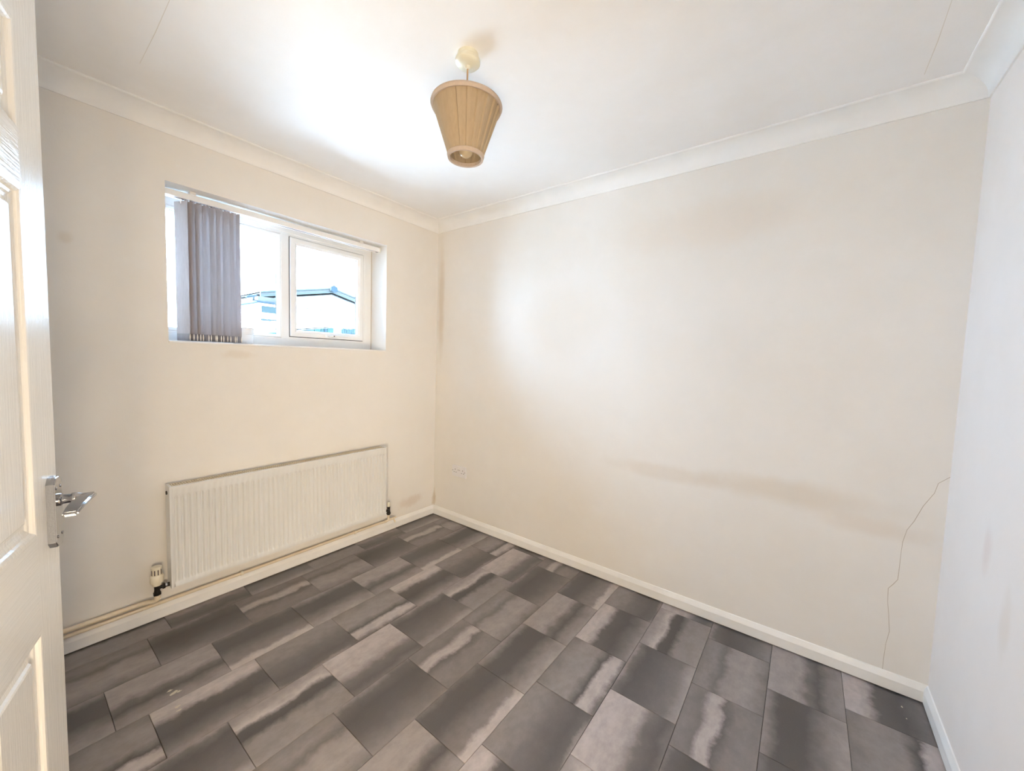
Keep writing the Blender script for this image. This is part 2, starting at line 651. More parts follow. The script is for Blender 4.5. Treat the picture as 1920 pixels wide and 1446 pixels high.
TM = {k: tile_mat(k, v, i + 1.0) for i, (k, v) in enumerate(DES.items())}
seams = [-0.117, .135, .388, .638, .888, 1.141, 1.396, 1.648, 1.903, 2.156, 2.410, 2.662, L + 0.02]
anchor = [-.725, -.811, -.639, -.555, -.39, -.478, -.305, -.222, -.06, -.154, .017, .100]
TL = 0.3393
GAP = 0.0007
cache = {}
for r in range(12):
    key = 'CDAB'[r % 4]
    k = -4
    while True:
        yt = anchor[r] - TL * k
        yb = yt - TL
        if yt < YF:
            break
        kk = k
        k += 1
        if yb > -0.001:
            continue
        x0, x1 = seams[r], seams[r + 1]
        cx0, cx1 = max(x0, 0.0), min(x1, L)
        cy0, cy1 = max(yb, YF), min(yt, 0.0)
        des = (key, kk % 3)
        ck = (des, round(cx1 - cx0, 4), round(cy1 - cy0, 4), round(cx0 - x0, 4), round(cy1 - yt, 4))
        ctr = Vector(((cx0 + cx1) / 2, (cy0 + cy1) / 2, -0.003))
        if ck not in cache:
            mb = MB()
            a0, a1, b0, b1 = cx0 + GAP, cx1 - GAP, cy0 + GAP, cy1 - GAP
            ch = 0.0010

            def U(x, y):
                return ((x - x0) / (x1 - x0), (yt - y) / TL)
            top = [(a0 + ch, b0 + ch), (a1 - ch, b0 + ch), (a1 - ch, b1 - ch), (a0 + ch, b1 - ch)]
            mid = [(a0, b0), (a1, b0), (a1, b1), (a0, b1)]
            mb.quad(*[(x, y, 0) for x, y in top], uv=[U(*q) for q in top])
            for j in range(4):
                q = (mid[j], mid[(j + 1) % 4], top[(j + 1) % 4], top[j])
                zz = (-0.0009, -0.0009, 0, 0)
                mb.quad(*[(x, y, z) for (x, y), z in zip(q, zz)], uv=[U(*w) for w in q])
                q = (mid[j], mid[(j + 1) % 4], mid[(j + 1) % 4], mid[j])
                zz = (-0.003, -0.003, -0.0009, -0.0009)
                mb.quad(*[(x, y, z) for (x, y), z in zip(q, zz)], uv=[U(*w) for w in q])
            cache[ck] = mb.build('floor_tile', TM[des], base=ctr, mesh_only=True)[0]
        o = bpy.data.objects.new('floor_tile', cache[ck])
        col.objects.link(o)
        place_obj(o, ctr, floor)
# hall floor beyond the doorway, same covering
hm = MB().box((1.25, YF - 1.8, -0.003), (L, YF, 0.0)).build('hall_floor_covering', plain('hall_floor_grey', (0.2, 0.19, 0.185), 0.45), floor)
# crumbs / white mark left on the vinyl
mark = plain('pale_paint_smear', (0.55, 0.50, 0.40), 0.7)
mb = MB()
for (px, py, rr) in ((318, 1296, .012), (327, 1299, .017), (335, 1297, .010), (332, 1326, .012), (336, 1332, .009), (1691, 1326, .006), (1700, 1348, .004)):
    q = at(px, py, 2, 0.0)
    pts = []
    for j in range(9):
        an = 2 * math.pi * j / 9
        k2 = rr * random.uniform(0.45, 1.1)
        pts.append((q.x + math.cos(an) * k2 * 0.6, q.y + math.sin(an) * k2 * 1.1, 0.0006))
    mb.poly(pts)
mb.build('paint_smear', mark, floor)


# ------------------------------------------------------------------ skirting boards and coving
def sweep(name, prof, pts, mat, closed_ends=True, smooth=False):
    """prof: (out, z) profile; pts: list of (wall corner xy, inward mitre xy per unit out)"""
    mb = MB()
    cols = []
    for (cx, cy), (mx_, my_) in pts:
        cols.append([(cx + mx_ * o, cy + my_ * o, z) for o, z in prof])
    for c0, c1 in zip(cols, cols[1:]):
        for a in range(len(prof) - 1):
            mb.quad(c0[a], c0[a + 1], c1[a + 1], c1[a])
    if closed_ends:
        for c in (cols[0], cols[-1]):
            mb.poly(c)
    # back/closing face
    c0, c1 = cols[0], cols[-1]
    mb.quad(c0[0], c0[-1], c1[-1], c1[0])
    return mb.build(name, mat, smooth=smooth)


SKP = [(0, 0.0060), (0.0125, 0.0060), (0.0125, 0.050), (0.0105, 0.056), (0.004, 0.0735), (0.0, 0.0755)]
sk = [
    ('baseboard_left', [((0, 0), (1, -1)), ((0, YF), (1, 1))], 'cream painted skirting board under the radiator pipes'),
    ('baseboard_back', [((0, 0), (1, -1)), ((L, 0), (-1, -1))], 'white painted skirting board along the socket wall'),
    ('baseboard_right', [((L, 0), (-1, -1)), ((L, YF), (-1, 1))], 'white painted skirting board on the wall facing the window'),
    ('baseboard_front', [((0, YF), (1, 1)), ((DX0 - 0.07, YF), (0, 1))], 'white painted skirting board beside the doorway'),
]
for nm, pts, lab in sk:
    tag(sweep(nm, SKP, pts, M['gloss']), lab, 'skirting', kind='structure')

CP, CD = 0.0925, 0.0751
cov = [(0, HC - CD), (0.006, HC - CD), (0.008, HC - CD + 0.004)]
for k in range(0, 11):
    a = math.pi / 2 * k / 10
    # concave arc centred low and outside
    cov.append((0.008 + (CP - 0.016) * (1 - math.cos(a)), HC - CD + 0.004 + (CD - 0.012) * math.sin(a)))
cov += [(CP - 0.006, HC - 0.008), (CP - 0.004, HC - 0.0075), (CP, HC - 0.003), (CP, HC)]
cvs = [
    ('trim_1', [((0, 0), (1, -1)), ((0, YF), (1, 1))], 'white plaster coving above the window'),
    ('trim_2', [((0, 0), (1, -1)), ((L, 0), (-1, -1))], 'white plaster coving above the long socket wall'),
    ('trim_3', [((L, 0), (-1, -1)), ((L, YF), (-1, 1))], 'white plaster coving above the wall facing the window'),
    ('trim_4', [((0, YF), (1, 1)), ((L, YF), (-1, 1))], 'white plaster coving above the doorway'),
]
for nm, pts, lab in cvs:
    tag(sweep(nm, cov + [(0, HC)], pts, M['coving'], smooth=True), lab, 'coving', kind='structure')


def ribbon(name, pts, w, nrm, mat, parent):
    mb = MB()
    pts = [Vector(q) for q in pts]
    nrm = Vector(nrm)
    L_, R_ = [], []
    for k, q in enumerate(pts):
        t = (pts[min(k + 1, len(pts) - 1)] - pts[max(k - 1, 0)]).normalized()
        s = t.cross(nrm)
        ww = w * random.uniform(0.7, 1.25)
        L_.append(q + s * ww / 2 + nrm * 0.0004)
        R_.append(q - s * ww / 2 + nrm * 0.0004)
    for k in range(len(pts) - 1):
        mb.quad(L_[k], L_[k + 1], R_[k + 1], R_[k])
    return mb.build(name, mat, parent)


cr_px = [(697, 85), (640, 115), (622, 160), (570, 220), (528, 290), (495, 330), (475, 385), (468, 430), (460, 500), (452, 560), (430, 582),
         (408, 600), (405, 660), (410, 720), (413, 800), (397, 855), (387, 920), (380, 982)]
pts = []
for a, b in cr_px:
    q = at(1500 + a * 0.4054, 860 + b * 0.4054, 1, 0.0)
    pts.append((q.x, 0, q.z))
ribbon('plaster_crack', pts, 0.0016, (0, -1, 0), M['crack'], wall_back)
for seq, w in (([(1795, -30), (1785, 0), (1758.5, 77), (1733, 140)], 0.0020), ([(330, -30), (318, 0), (291.6, 60), (262, 119)], 0.0016)):
    pts = []
    for a, b in seq:
        q = at(a, b, 2, HC)
        pts.append((q.x, q.y, HC))
    ribbon('board_joint', pts, w, (0, 0, -1), M['crack_light'], ceiling)

# ------------------------------------------------------------------ window
FX = -0.185          # room face of the frame


def wp(y, z, d):
    return (FX + d, y, z)


win = MB()
FZ0, FZ1 = 1.362, 2.110
# outer frame: room-side face with stepped inner edge
win.rings((WY0 - 0.034, FZ0, WY1, FZ1), [(0, -0.06), (0, 0), (0.050, 0.0), (0.054, -0.004), (0.056, -0.012), (0.056, -0.06)], wp)
window = win.build('window_1', M['upvc'])
tag(window, 'white plastic framed window with a fixed and an opening light', 'window', kind='structure')
MY0, MY1 = -1.118, -1.070
mb = MB()
for (y0, y1, x0, x1) in ((MY0, MY1, FX - 0.06, FX),):
    mb.box((x0, y0, FZ0 + 0.05), (x1, y1, FZ1 - 0.05), bev=0.003)
mb.build('mullion', M['upvc'], window)
# fixed light: glazing bead and pane
FY0, FY1 = WY0 - 0.034 + 0.056, MY0
mb = MB().rings((FY0, FZ0 + 0.056, FY1, FZ1 - 0.056), [(0, -0.055), (0, -0.004), (0.004, -0.003), (0.016, -0.012), (0.018, -0.026), (0.018, -0.03)], wp)
mb.build('glazing_bead', M['upvc'], window)
mb = MB().rings((FY0 + 0.016, FZ0 + 0.072, FY1 - 0.016, FZ1 - 0.072), [(0, -0.0275), (0.004, -0.0275), (0.004, -0.031)], wp)
mb.build('gasket', M['gasket'], window)
MB().box((FX - 0.031, FY0 + 0.016, FZ0 + 0.072), (FX - 0.027, FY1 - 0.016, FZ1 - 0.072)).build('pane', M['glass'], window)
# opening casement
CY0, CY1, CZ0, CZ1 = -1.067, -0.546, 1.416, 2.056
CY0, CY1, CZ0, CZ1 = -1.068, -0.562, 1.427, 2.046
mb = MB().rings((CY0, CZ0, CY1, CZ1), [(0, -0.05), (0, 0.012), (0.003, 0.015), (0.026, 0.015), (0.030, 0.012), (0.042, 0.004), (0.044, -0.015), (0.044, -0.02)], wp)
cas = mb.build('casement', M['upvc'], window)
MB().rings((CY0 + 0.042, CZ0 + 0.042, CY1 - 0.042, CZ1 - 0.042), [(0, -0.0155), (0.004, -0.0155), (0.004, -0.02)], wp).build('gasket', M['gasket'], cas)
MB().box((FX - 0.020, CY0 + 0.042, CZ0 + 0.042), (FX - 0.016, CY1 - 0.042, CZ1 - 0.042)).build('pane', M['glass'], cas)
MB().rings((MY1 - 0.004, FZ0 + 0.05, WY1 - 0.05, FZ1 - 0.05), [(0, -0.004), (0, -0.002), (0.030, -0.002), (0.030, -0.05)], wp).build('frame_rebate', M['upvc'], window)
MB().rings((CY0 - 0.004, CZ0 - 0.004, CY1 + 0.004, CZ1 + 0.004), [(0, 0.0008), (0.004, 0.0008)], wp).build('gasket', M['gasket'], cas)
# lever handle of the casement
hb = MB()
hb.box((FX + 0.015, -0.845, 1.434), (FX + 0.027, -0.770, 1.452), bev=0.004)
hb.tube([(FX + 0.025, -0.80, 1.443), (FX + 0.040, -0.80, 1.443)], 0.008)
hb.tube([(FX + 0.040, -0.835, 1.441), (FX + 0.043, -0.80, 1.444), (FX + 0.042, -0.76, 1.446), (FX + 0.040, -0.695, 1.446)], [0.006, 0.009, 0.0075, 0.005], n=10)
h = hb.build('casement_handle', M['upvc'], cas, smooth=True)
h['label'] = 'white casement window handle'
MB().box((FX + 0.048, -0.806, 1.440), (FX + 0.052, -0.798, 1.448)).build('lock_button', M['slot'], cas)
# sealant line in the corner of the reveal, stop of the sill board
MB().box((FX - 0.001, WY1 - 0.004, FZ0), (FX + 0.004, WY1, FZ1)).build('sealant_bead', M['upvc_dirt'], window)
sill = MB().box((FX, WY0, WZ0), (0.004, WY1, FZ0), bev=0.002).build('window_sill', M['gloss'], window)
# outer sill ledge
MB().box((-TW - 0.03, WY0 - 0.03, WZ0 - 0.02), (FX - 0.058, WY1 + 0.03, WZ0 + 0.004)).build('outer_ledge', M['upvc'], window)

# ------------------------------------------------------------------ vertical blind
RX = -0.080
bl = thing('vertical_blind', (RX, -1.1, 2.066), 'lilac grey vertical blind gathered at one end of the window', 'blind', None)
mb = MB()
mb.box((RX - 0.022, WY0 + 0.010, 2.068), (RX + 0.022, WY1 - 0.016, 2.097), bev=0.003)
hr = mb.build('head_rail', M['upvc'], bl)
MB().box((RX - 0.0235, WY1 - 0.017, 2.067), (RX + 0.0235, WY1 - 0.011, 2.098), bev=0.002).build('end_cap', M['rose'], hr)
MB().box((RX - 0.006, WY0 + 0.012, 2.0675), (RX + 0.006, WY1 - 0.02, 2.0685)).build('track_slot', M['slot'], hr)
for yy in (-1.58, -0.65):
    MB().box((RX - 0.01, yy - 0.012, 2.094), (RX + 0.026, yy + 0.012, 2.1105)).build('bracket', M['upvc'], hr)
NS = 16
SWD = 0.089
for k in range(NS):
    yc = -1.624 + k * (0.222 / (NS - 1))
    ph = math.radians(21 + (3.5 if k % 2 else -1.5) + random.uniform(-2, 2) if k else 22)
    d = Vector((math.cos(ph), math.sin(ph), 0))
    nrm = Vector((-d.y, d.x, 0))
    curve = random.uniform(0.003, 0.006)
    tilt = random.uniform(-0.003, 0.003)
    zt, zb = 2.060 - random.uniform(0, 0.002), 1.3665
    mb = MB()
    rows = (zt, 1.85, 1.6, 1.40, zb)
    cols_ = 6
    T = 0.0006
    for sgn in (1, -1):
        for a in range(len(rows) - 1):
            for c in range(cols_):
                q = []
                for (rz, cc) in ((rows[a], c), (rows[a], c + 1), (rows[a + 1], c + 1), (rows[a + 1], c)):
                    u = cc / cols_ - 0.5
                    fall = (2.06 - rz) / 0.7
                    b = Vector((RX, yc + tilt * fall, rz)) + d * (u * SWD) + nrm * (curve * (1 - 4 * u * u) + sgn * T / 2 + 0.002 * math.sin(k * 2.1 + fall * 3) * u * fall)
                    q.append(b)
                mb.quad(*q)
    sl = mb.build('slat', M['slat'], bl, smooth=True)
    # hanger clip and bottom weight pocket
    MB().box((RX - 0.004, yc - 0.0015, zt - 0.012), (RX + 0.004, yc + 0.0015, 2.0705)).build('hanger', M['upvc'], sl)
    mb = MB()
    p0 = Vector((RX, yc + tilt, 0))
    for sgn in (1, -1):
        for u0, u1 in ((-0.5, 0.0), (0.0, 0.5)):
            q = []
            for u, z in ((u0, zb + 0.002), (u1, zb + 0.002), (u1, zb + 0.036), (u0, zb + 0.036)):
                q.append(p0 + d * (u * SWD * 0.98) + nrm * (curve * (1 - 4 * u * u) + sgn * (0.0011 + 0.0012 * (1 - 4 * u * u))) + Vector((0, 0, z)))
            mb.quad(*q)
    mb.build('bottom_weight', M['weight'], sl)
    e = p0 + d * (SWD * 0.495)
    MB().tube([e + Vector((0, 0, zb + 0.001)), e + Vector((0, 0, zb + 0.018)), e + Vector((0, 0, zb + 0.034))], [0.0011, 0.0027, 0.0009], n=8).build('pocket_edge', M['hem'], sl)
# draw cords along the rail
mb = MB()
pl = []
for k in range(25):
    t = k / 24
    y = -1.40 + t * (-0.535 + 1.40)
    pl.append((RX + 0.012, y, 2.064 - 0.030 * 4 * t * (1 - t)))
mb.tube(pl, 0.0013, n=6)
mb.build('draw_cord', M['hem'], bl)
MB().tube([(RX + 0.006, -1.40, 2.066), (RX + 0.006, -1.0, 2.0635), (RX + 0.006, -0.53, 2.066)], 0.0012, n=6).build('draw_cord', M['hem'], bl)

# white pot on the sill behind the blind
pc = Vector((-0.128, -1.345, FZ0))
pot = thing('plant_pot', pc, 'small white plastic pot on the windowsill beside the blind', 'pot')
mb = MB()
pr = []
prof = [(0.046, 0.0), (0.050, 0.055), (0.0525, 0.056), (0.054, 0.090), (0.051, 0.090), (0.045, 0.01), (0.0, 0.01)]
mb.lathe(pc, prof, n=28)
mb.build('pot_body', M['pot'], pot, smooth=True)
MB().lathe(pc + Vector((0, 0, 0.090)), [(0.0495, 0.0), (0.0560, 0.0), (0.0560, 0.003), (0.0495, 0.003)], n=28, closed=True).build('rim', M['pot_rim'], pot)

# ------------------------------------------------------------------ radiator
RY0, RY1, RZ0, RZ1 = -1.730, -0.532, 0.171, 0.668
RXF, RXB = 0.090, 0.022
rad = thing('radiator', (0.05, (RY0 + RY1) / 2, RZ0), 'white fluted steel panel radiator mounted below the window', 'radiator')
# front skin with pressed vertical flutes
bm = bmesh.new()
n_fl = 47
PITCH_F = 0.0250
y_first = -1.131 - PITCH_F * (n_fl - 1) / 2
ys = [(RY0 + 0.012, None)]
for k in range(n_fl):
    yc = y_first + k * PITCH_F
    for off, dep in ((-0.0080, 0.0), (-0.0058, 0.45), (-0.0030, 1.0), (0.0030, 1.0), (0.0058, 0.45), (0.0080, 0.0)):
        ys.append((yc + off, dep))
ys.append((RY1 - 0.012, None))
zs = [(RZ0 + 0.003, 0), (0.196, 0), (0.200, .35), (0.209, 1), (0.40, 1), (0.612, 1), (0.620, .4), (0.625, 0), (RZ1 - 0.003, 0)]
grid = []
for y, dp in ys:
    grid.append([bm.verts.new((RXF - 0.0095 * (dp or 0) * zf, y, z)) for z, zf in zs])
for a in range(len(grid) - 1):
    for b in range(len(zs) - 1):
        bm.faces.new((grid[a][b], grid[a + 1][b], grid[a + 1][b + 1], grid[a][b + 1]))
mb = MB()
mb.add_bm(bm)
# border and back turn
mb.quad((RXF, RY0 + 0.012, RZ0 + 0.003), (RXF, RY1 - 0.012, RZ0 + 0.003), (RXF - 0.012, RY1 - 0.012, RZ0), (RXF - 0.012, RY0 + 0.012, RZ0))
mb.quad((RXF, RY0 + 0.012, RZ1 - 0.003), (RXF, RY1 - 0.012, RZ1 - 0.003), (RXF - 0.012, RY1 - 0.012, RZ1), (RXF - 0.012, RY0 + 0.012, RZ1))
mb.quad((RXF - 0.012, RY0 + 0.012, RZ0), (RXF - 0.012, RY1 - 0.012, RZ0), (RXF - 0.012, RY1 - 0.012, RZ1), (RXF - 0.012, RY0 + 0.012, RZ1))
mb.build('front_panel', M['rad'], rad, smooth=True)
MB().box((RXB, RY0 + 0.02, RZ0 + 0.01), (RXB + 0.010, RY1 - 0.02, RZ1 - 0.012)).build('back_panel', M['rad_old'], rad)
# convector fins seen from above as dark folds
mb = MB()
for k in range(96):
    y = RY0 + 0.022 + k * 0.01215
    mb.box((RXB + 0.011, y, RZ0 + 0.04), (RXF - 0.0125, y + 0.001, RZ1 - 0.03))
mb.build('convector_fins', M['grille_dark'], rad)
for y0, y1 in ((RY0, RY0 + 0.0115), (RY1 - 0.0115, RY1)):
    sp = MB().box((RXB - 0.004, y0, RZ0 - 0.001), (RXF + 0.0015, y1, RZ1 + 0.002), bev=0.002).build('side_panel', M['rad'], rad)
    if y0 == RY0:
        MB().lathe((0.048, RY0 - 0.004, RZ1 - 0.035), [(0.0, 0), (0.009, 0), (0.009, 0.005), (0.0, 0.005)], n=16, axis=(0, 1, 0)).build('bleed_plug', M['black_metal'], sp)
# top grille: frame and bars
mb = MB()
gz0, gz1 = RZ1 - 0.004, RZ1 - 0.001
mb.box((RXB, RY0 + 0.0115, gz0), (RXB + 0.008, RY1 - 0.0115, gz1))
mb.box((RXF - 0.018, RY0 + 0.0115, gz0), (RXF - 0.0125, RY1 - 0.0115, gz1))
mb.box((RXB + 0.026, RY0 + 0.0115, gz0), (RXB + 0.030, RY1 - 0.0115, gz1))
for k in range(112):
    y = RY0 + 0.016 + k * 0.01046
    mb.box((RXB + 0.008, y, gz0), (RXF - 0.018, y + 0.0042, gz1 - 0.0005))
mb.build('top_grille', M['rad_old'], rad)
for yy in (-1.50, -0.76):
    MB().box((0.0005, yy - 0.015, RZ0 + 0.03), (RXB + 0.002, yy + 0.015, RZ1 - 0.05)).build('wall_bracket', M['rad_old'], rad)
# rust drips and marks are part of the enamel finish
# thermostatic valve at one end
VX, VY = 0.056, -1.776
vb = MB()
vb.tube([(VX, VY, 0.150), (VX, VY, 0.160), (VX, VY, 0.176), (VX, VY, 0.200)], [0.0115, 0.013, 0.0105, 0.0115], n=14)
vb.tube([(VX, VY, 0.184), (VX, VY + 0.020, 0.184), (VX, VY + 0.046, 0.184)], [0.0095, 0.0085, 0.010], n=12)
vb.lathe((VX, VY + 0.019, 0.184), [(0.0, 0), (0.0135, 0), (0.0135, 0.010), (0, 0.010)], n=6, axis=(0, 1, 0))
vb.lathe((VX, VY, 0.150), [(0.0, 0), (0.0155, 0), (0.0155, 0.012), (0, 0.012)], n=6)
val = vb.build('valve_body', M['black_metal'], rad)
MB().lathe((VX, VY + 0.029, 0.184), [(0.0, 0), (0.0095, 0), (0.0095, 0.008), (0, 0.008)], n=12, axis=(0, 1, 0)).build('union_nut', M['chrome'], val)
hd = MB()
hd.lathe((VX, VY, 0.198), [(0.0, 0), (0.017, 0.0), (0.0185, 0.012), (0.024, 0.014), (0.0255, 0.022), (0.0252, 0.044), (0.0225, 0.050), (0.0195, 0.052),
                           (0.0195, 0.082), (0.0205, 0.084), (0.0200, 0.090), (0.0165, 0.092), (0, 0.092)], n=32)
head = hd.build('thermostatic_head', M['trv'], rad, smooth=True)
for k in range(10):
    an = k * math.pi / 5 + 0.1
    c = Vector((VX + 0.0196 * math.cos(an), VY + 0.0196 * math.sin(an), 0.265))
    t = Vector((-math.sin(an), math.cos(an), 0)) * 0.0022
    o_ = Vector((math.cos(an), math.sin(an), 0)) * 0.0006
    mb = MB()
    mb.quad(c - t + o_ - Vector((0, 0, 0.0125)), c + t + o_ - Vector((0, 0, 0.0125)), c + t + o_ + Vector((0, 0, 0.0125)), c - t + o_ + Vector((0, 0, 0.0125)))
    mb.quad(c - t - o_ - Vector((0, 0, 0.0125)), c + t - o_ - Vector((0, 0, 0.0125)), c + t - o_ + Vector((0, 0, 0.0125)), c - t - o_ + Vector((0, 0, 0.0125)))
    mb.build('grip_slot', M['slot'], head)
# lockshield valve at the other end
LX, LY = 0.056, -0.486
lb = MB()
lb.tube([(LX, LY, 0.150), (LX, LY, 0.168), (LX, LY, 0.186), (LX, LY, 0.212)], [0.012, 0.0125, 0.010, 0.0115], n=12)
lb.tube([(LX, LY, 0.184), (LX, LY - 0.046, 0.184)], 0.009, n=10)
lb.lathe((LX, LY, 0.154), [(0.0, 0), (0.0150, 0), (0.0150, 0.012), (0, 0.012)], n=6)
lv = lb.build('valve_body', M['black_metal'], rad)
MB().lathe((LX, LY, 0.211), [(0, 0), (0.0105, 0), (0.0105, 0.030), (0.009, 0.033), (0, 0.033)], n=16).build('lockshield_cap', M['rose'], rad, smooth=True)
MB().lathe((LX + 0.004, LY - 0.003, 0.190), [(0, 0), (0.009, 0), (0.009, 0.006), (0, 0.006)], n=10, axis=(1, 0, 0)).build('union_nut', M['chrome'], lv)

# heating pipes on the skirting
PR = 0.0085
up = thing('heating_pipe', (0.03, -2.1, 0.11), 'cream painted heating pipe rising into the thermostatic valve', 'pipe')
px_ = 0.026
pts = [(px_, YF + 0.002, 0.1150), (px_, -1.835, 0.1165), (px_ + 0.006, -1.808, 0.1170), (VX - 0.008, -1.790, 0.1185), (VX, -1.779, 0.124), (VX, VY, 0.135), (VX, VY, 0.151)]
MB().tube(pts, 0.0105, n=14).build('pipe', M['pipe'], up, smooth=True)
MB().lathe((VX, VY, 0.126), [(0, 0), (0.0125, 0), (0.0130, 0.014), (0.0115, 0.022), (0, 0.022)], n=14).build('elbow', M['pipe'], up, smooth=True)
lo = thing('heating_pipe', (0.03, -1.3, 0.088), 'long cream painted heating pipe clipped above the skirting under the radiator', 'pipe')
px2, z2 = 0.024, 0.0905
pts = [(px2, YF + 0.002, z2 - 0.002), (px2, -1.4, z2), (px2, -0.70, z2 + 0.001), (px2 + 0.004, -0.55, z2 + 0.004), (LX - 0.006, -0.503, z2 + 0.010), (LX, LY - 0.002, 0.112), (LX, LY, 0.124), (LX, LY, 0.151)]
MB().tube(pts, PR, n=14).build('pipe', M['pipe'], lo, smooth=True)
MB().tube([(LX - 0.004, LY - 0.03, 0.104), (LX, LY, 0.110), (LX, LY + 0.045, 0.110)], [0.0075, 0.0095, 0.0085], n=12).build('tee_joint', M['pipe'], lo, smooth=True)
dc = MB()
dc.tube([(LX, LY + 0.040, 0.110), (LX, LY + 0.062, 0.111)], [0.0065, 0.0050], n=8)
dc.lathe((LX, LY + 0.060, 0.111), [(0, 0), (0.006, 0), (0.006, 0.006), (0, 0.006)], n=4, axis=(0, 1, 0))
dc.tube([(LX + 0.003, LY + 0.042, 0.106), (LX + 0.010, LY + 0.048, 0.090), (LX + 0.014, LY + 0.046, 0.077)], [0.0055, 0.0065, 0.0040], n=8)
dc.build('drain_cock', M['pipe'], lo)
for yy in (-1.418, -0.735):
    mb = MB()
    mb.lathe((px2, yy - 0.005, z2), [(0.0085, 0), (0.0118, 0), (0.0118, 0.011), (0.0085, 0.011)], n=14, axis=(0, 1, 0), closed=True)
    mb.box((0.0, yy - 0.005, z2 - 0.004), (px2 - 0.008, yy + 0.006, z2 + 0.004))
    mb.build('pipe_clip', M['trv'], lo)

# ------------------------------------------------------------------ double socket
SX0, SX1, SZ0, SZ1 = 0.2300, 0.3790, 0.380, 0.4690
so = thing('wall_socket', ((SX0 + SX1) / 2, 0, SZ0), 'white double plug socket on the wall near the corner', 'socket')
mb = MB().box((SX0 + 0.003, -0.008, SZ0 + 0.003), (SX1 - 0.003, 0.0, SZ1 - 0.003))
mb.build('back_box', M['socket'], so)
mb = MB().box((SX0, -0.014, SZ0), (SX1, -0.0075, SZ1), bev=0.0025)
fp = mb.build('face_plate', M['socket'], so)
cxm = (SX0 + SX1) / 2
for sx in (-1, 1):
    c = cxm + sx * 0.041
    zc = SZ0 + 0.040
    for dx, dz, w_, h_ in ((0, 0.016, 0.0045, 0.0085), (-0.011, -0.006, 0.0068, 0.0046), (0.011, -0.006, 0.0068, 0.0046)):
        MB().box((c + dx - w_ / 2, -0.0145, zc + dz - h_ / 2), (c + dx + w_ / 2, -0.0135, zc + dz + h_ / 2)).build('pin_hole', M['hole'], fp)
    MB().lathe((cxm + sx * 0.0665, -0.0136, SZ0 + 0.045), [(0, 0), (0.0035, 0), (0.003, 0.0014), (0, 0.0014)], n=12, axis=(0, -1, 0)).build('screw', M['slot'], fp)
    sc = cxm + sx * 0.0075
    mb = MB()
    mb.quad((sc - 0.005, -0.0142, SZ1 - 0.032), (sc + 0.005, -0.0142, SZ1 - 0.032), (sc + 0.005, -0.0175, SZ1 - 0.012), (sc - 0.005, -0.0175, SZ1 - 0.012))
    mb.quad((sc - 0.005, -0.0175, SZ1 - 0.012), (sc + 0.005, -0.0175, SZ1 - 0.012), (sc + 0.005, -0.0138, SZ1 - 0.011), (sc - 0.005, -0.0138, SZ1 - 0.011))
    for e in (-0.005, 0.005):
        mb.poly([(sc + e, -0.0142, SZ1 - 0.032), (sc + e, -0.0175, SZ1 - 0.012), (sc + e, -0.0138, SZ1 - 0.011)])
    mb.build('rocker_switch', M['upvc'], fp)
    MB().box((sc - 0.005, -0.0146, SZ1 - 0.0365), (sc + 0.005, -0.0138, SZ1 - 0.0335)).build('switch_gap', M['slot'], fp)

# ------------------------------------------------------------------ pendant lamp
PX, PY = 1.4235, -1.156
pend = thing('pendant_lamp', (PX, PY, HC), 'tan pleated fabric pendant lamp hanging from the ceiling rose', 'lamp')
mb = MB()
mb.lathe((PX, PY, HC), [(0, 0), (0.037, 0), (0.0375, -0.016), (0.042, -0.0165), (0.0440, -0.020), (0.0440, -0.030), (0.036, -0.038), (0.012, -0.043), (0.007, -0.050), (0, -0.050)], n=40)
rose = mb.build('ceiling_rose', M['rose'], pend, smooth=True)
MB().tube([(PX, PY, HC - 0.046), (PX, PY, 2.14)], 0.0032, n=10).build('cable', M['cable'], pend, smooth=True)
mb = MB().lathe((PX, PY, 2.115), [(0, 0.035), (0.010, 0.034), (0.013, 0.020), (0.018, 0.018), (0.019, -0.018), (0.014, -0.020), (0, -0.020)], n=20)
mb.build('lamp_holder', M['rose'], pend, smooth=True)
bp_ = [(0, -0.020), (0.013, -0.022)]
for k in range(11):
    a = math.pi * (0.22 + 0.78 * k / 10)
    bp_.append((0.028 * math.sin(a), -0.052 + 0.0285 * math.cos(a)))
bp_.append((0, -0.0805))
MB().lathe((PX, PY, 2.125), bp_, n=24).build('bulb', M['bulb'], pend, smooth=True)
ST, SB, RT, RB = 2.226, 2.046, 0.1240, 0.0625
NP = 20


def pleat(j, n, h):
    ph = (j / n * NP) % 1.0
    w_ = 1.0 if ph < 0.50 else 0.0
    return -0.034 * w_ - 0.050 * (ph % 0.5)


mb = MB()
n = NP * 8
prof = []
for k in range(9):
    t = k / 8
    prof.append((RB + (RT - RB) * t, SB + (ST - SB) * t))
inner = [(r_ - 0.0035, h_) for r_, h_ in prof[::-1]]
mb.lathe((PX, PY, 0), prof + inner, n=n, wob=pleat, closed=True)
shade = mb.build('lamp_shade', M['shade'], pend, merge=0)
MB().lathe((PX, PY, ST - 0.008), [(RT - 0.006, -0.004), (RT + 0.000, -0.005), (RT + 0.004, 0.004), (RT + 0.002, 0.010), (RT - 0.004, 0.009)], n=64, closed=True).build('top_binding', M['shade_trim'], shade, smooth=True)
MB().lathe((PX, PY, SB + 0.002), [(RB - 0.006, -0.007), (RB + 0.001, -0.008), (RB + 0.0045, 0.004), (RB + 0.002, 0.007), (RB - 0.005, 0.006)], n=48, closed=True).build('bottom_binding', M['shade_trim'], shade, smooth=True)
mb = MB()
for k in range(3):
    a = 2 * math.pi * k / 3 + 0.4
    mb.tube([(PX + 0.018 * math.cos(a), PY + 0.018 * math.sin(a), 2.125), (PX + (RT - 0.004) * math.cos(a), PY + (RT - 0.004) * math.sin(a), ST - 0.006)], 0.0016, n=6)
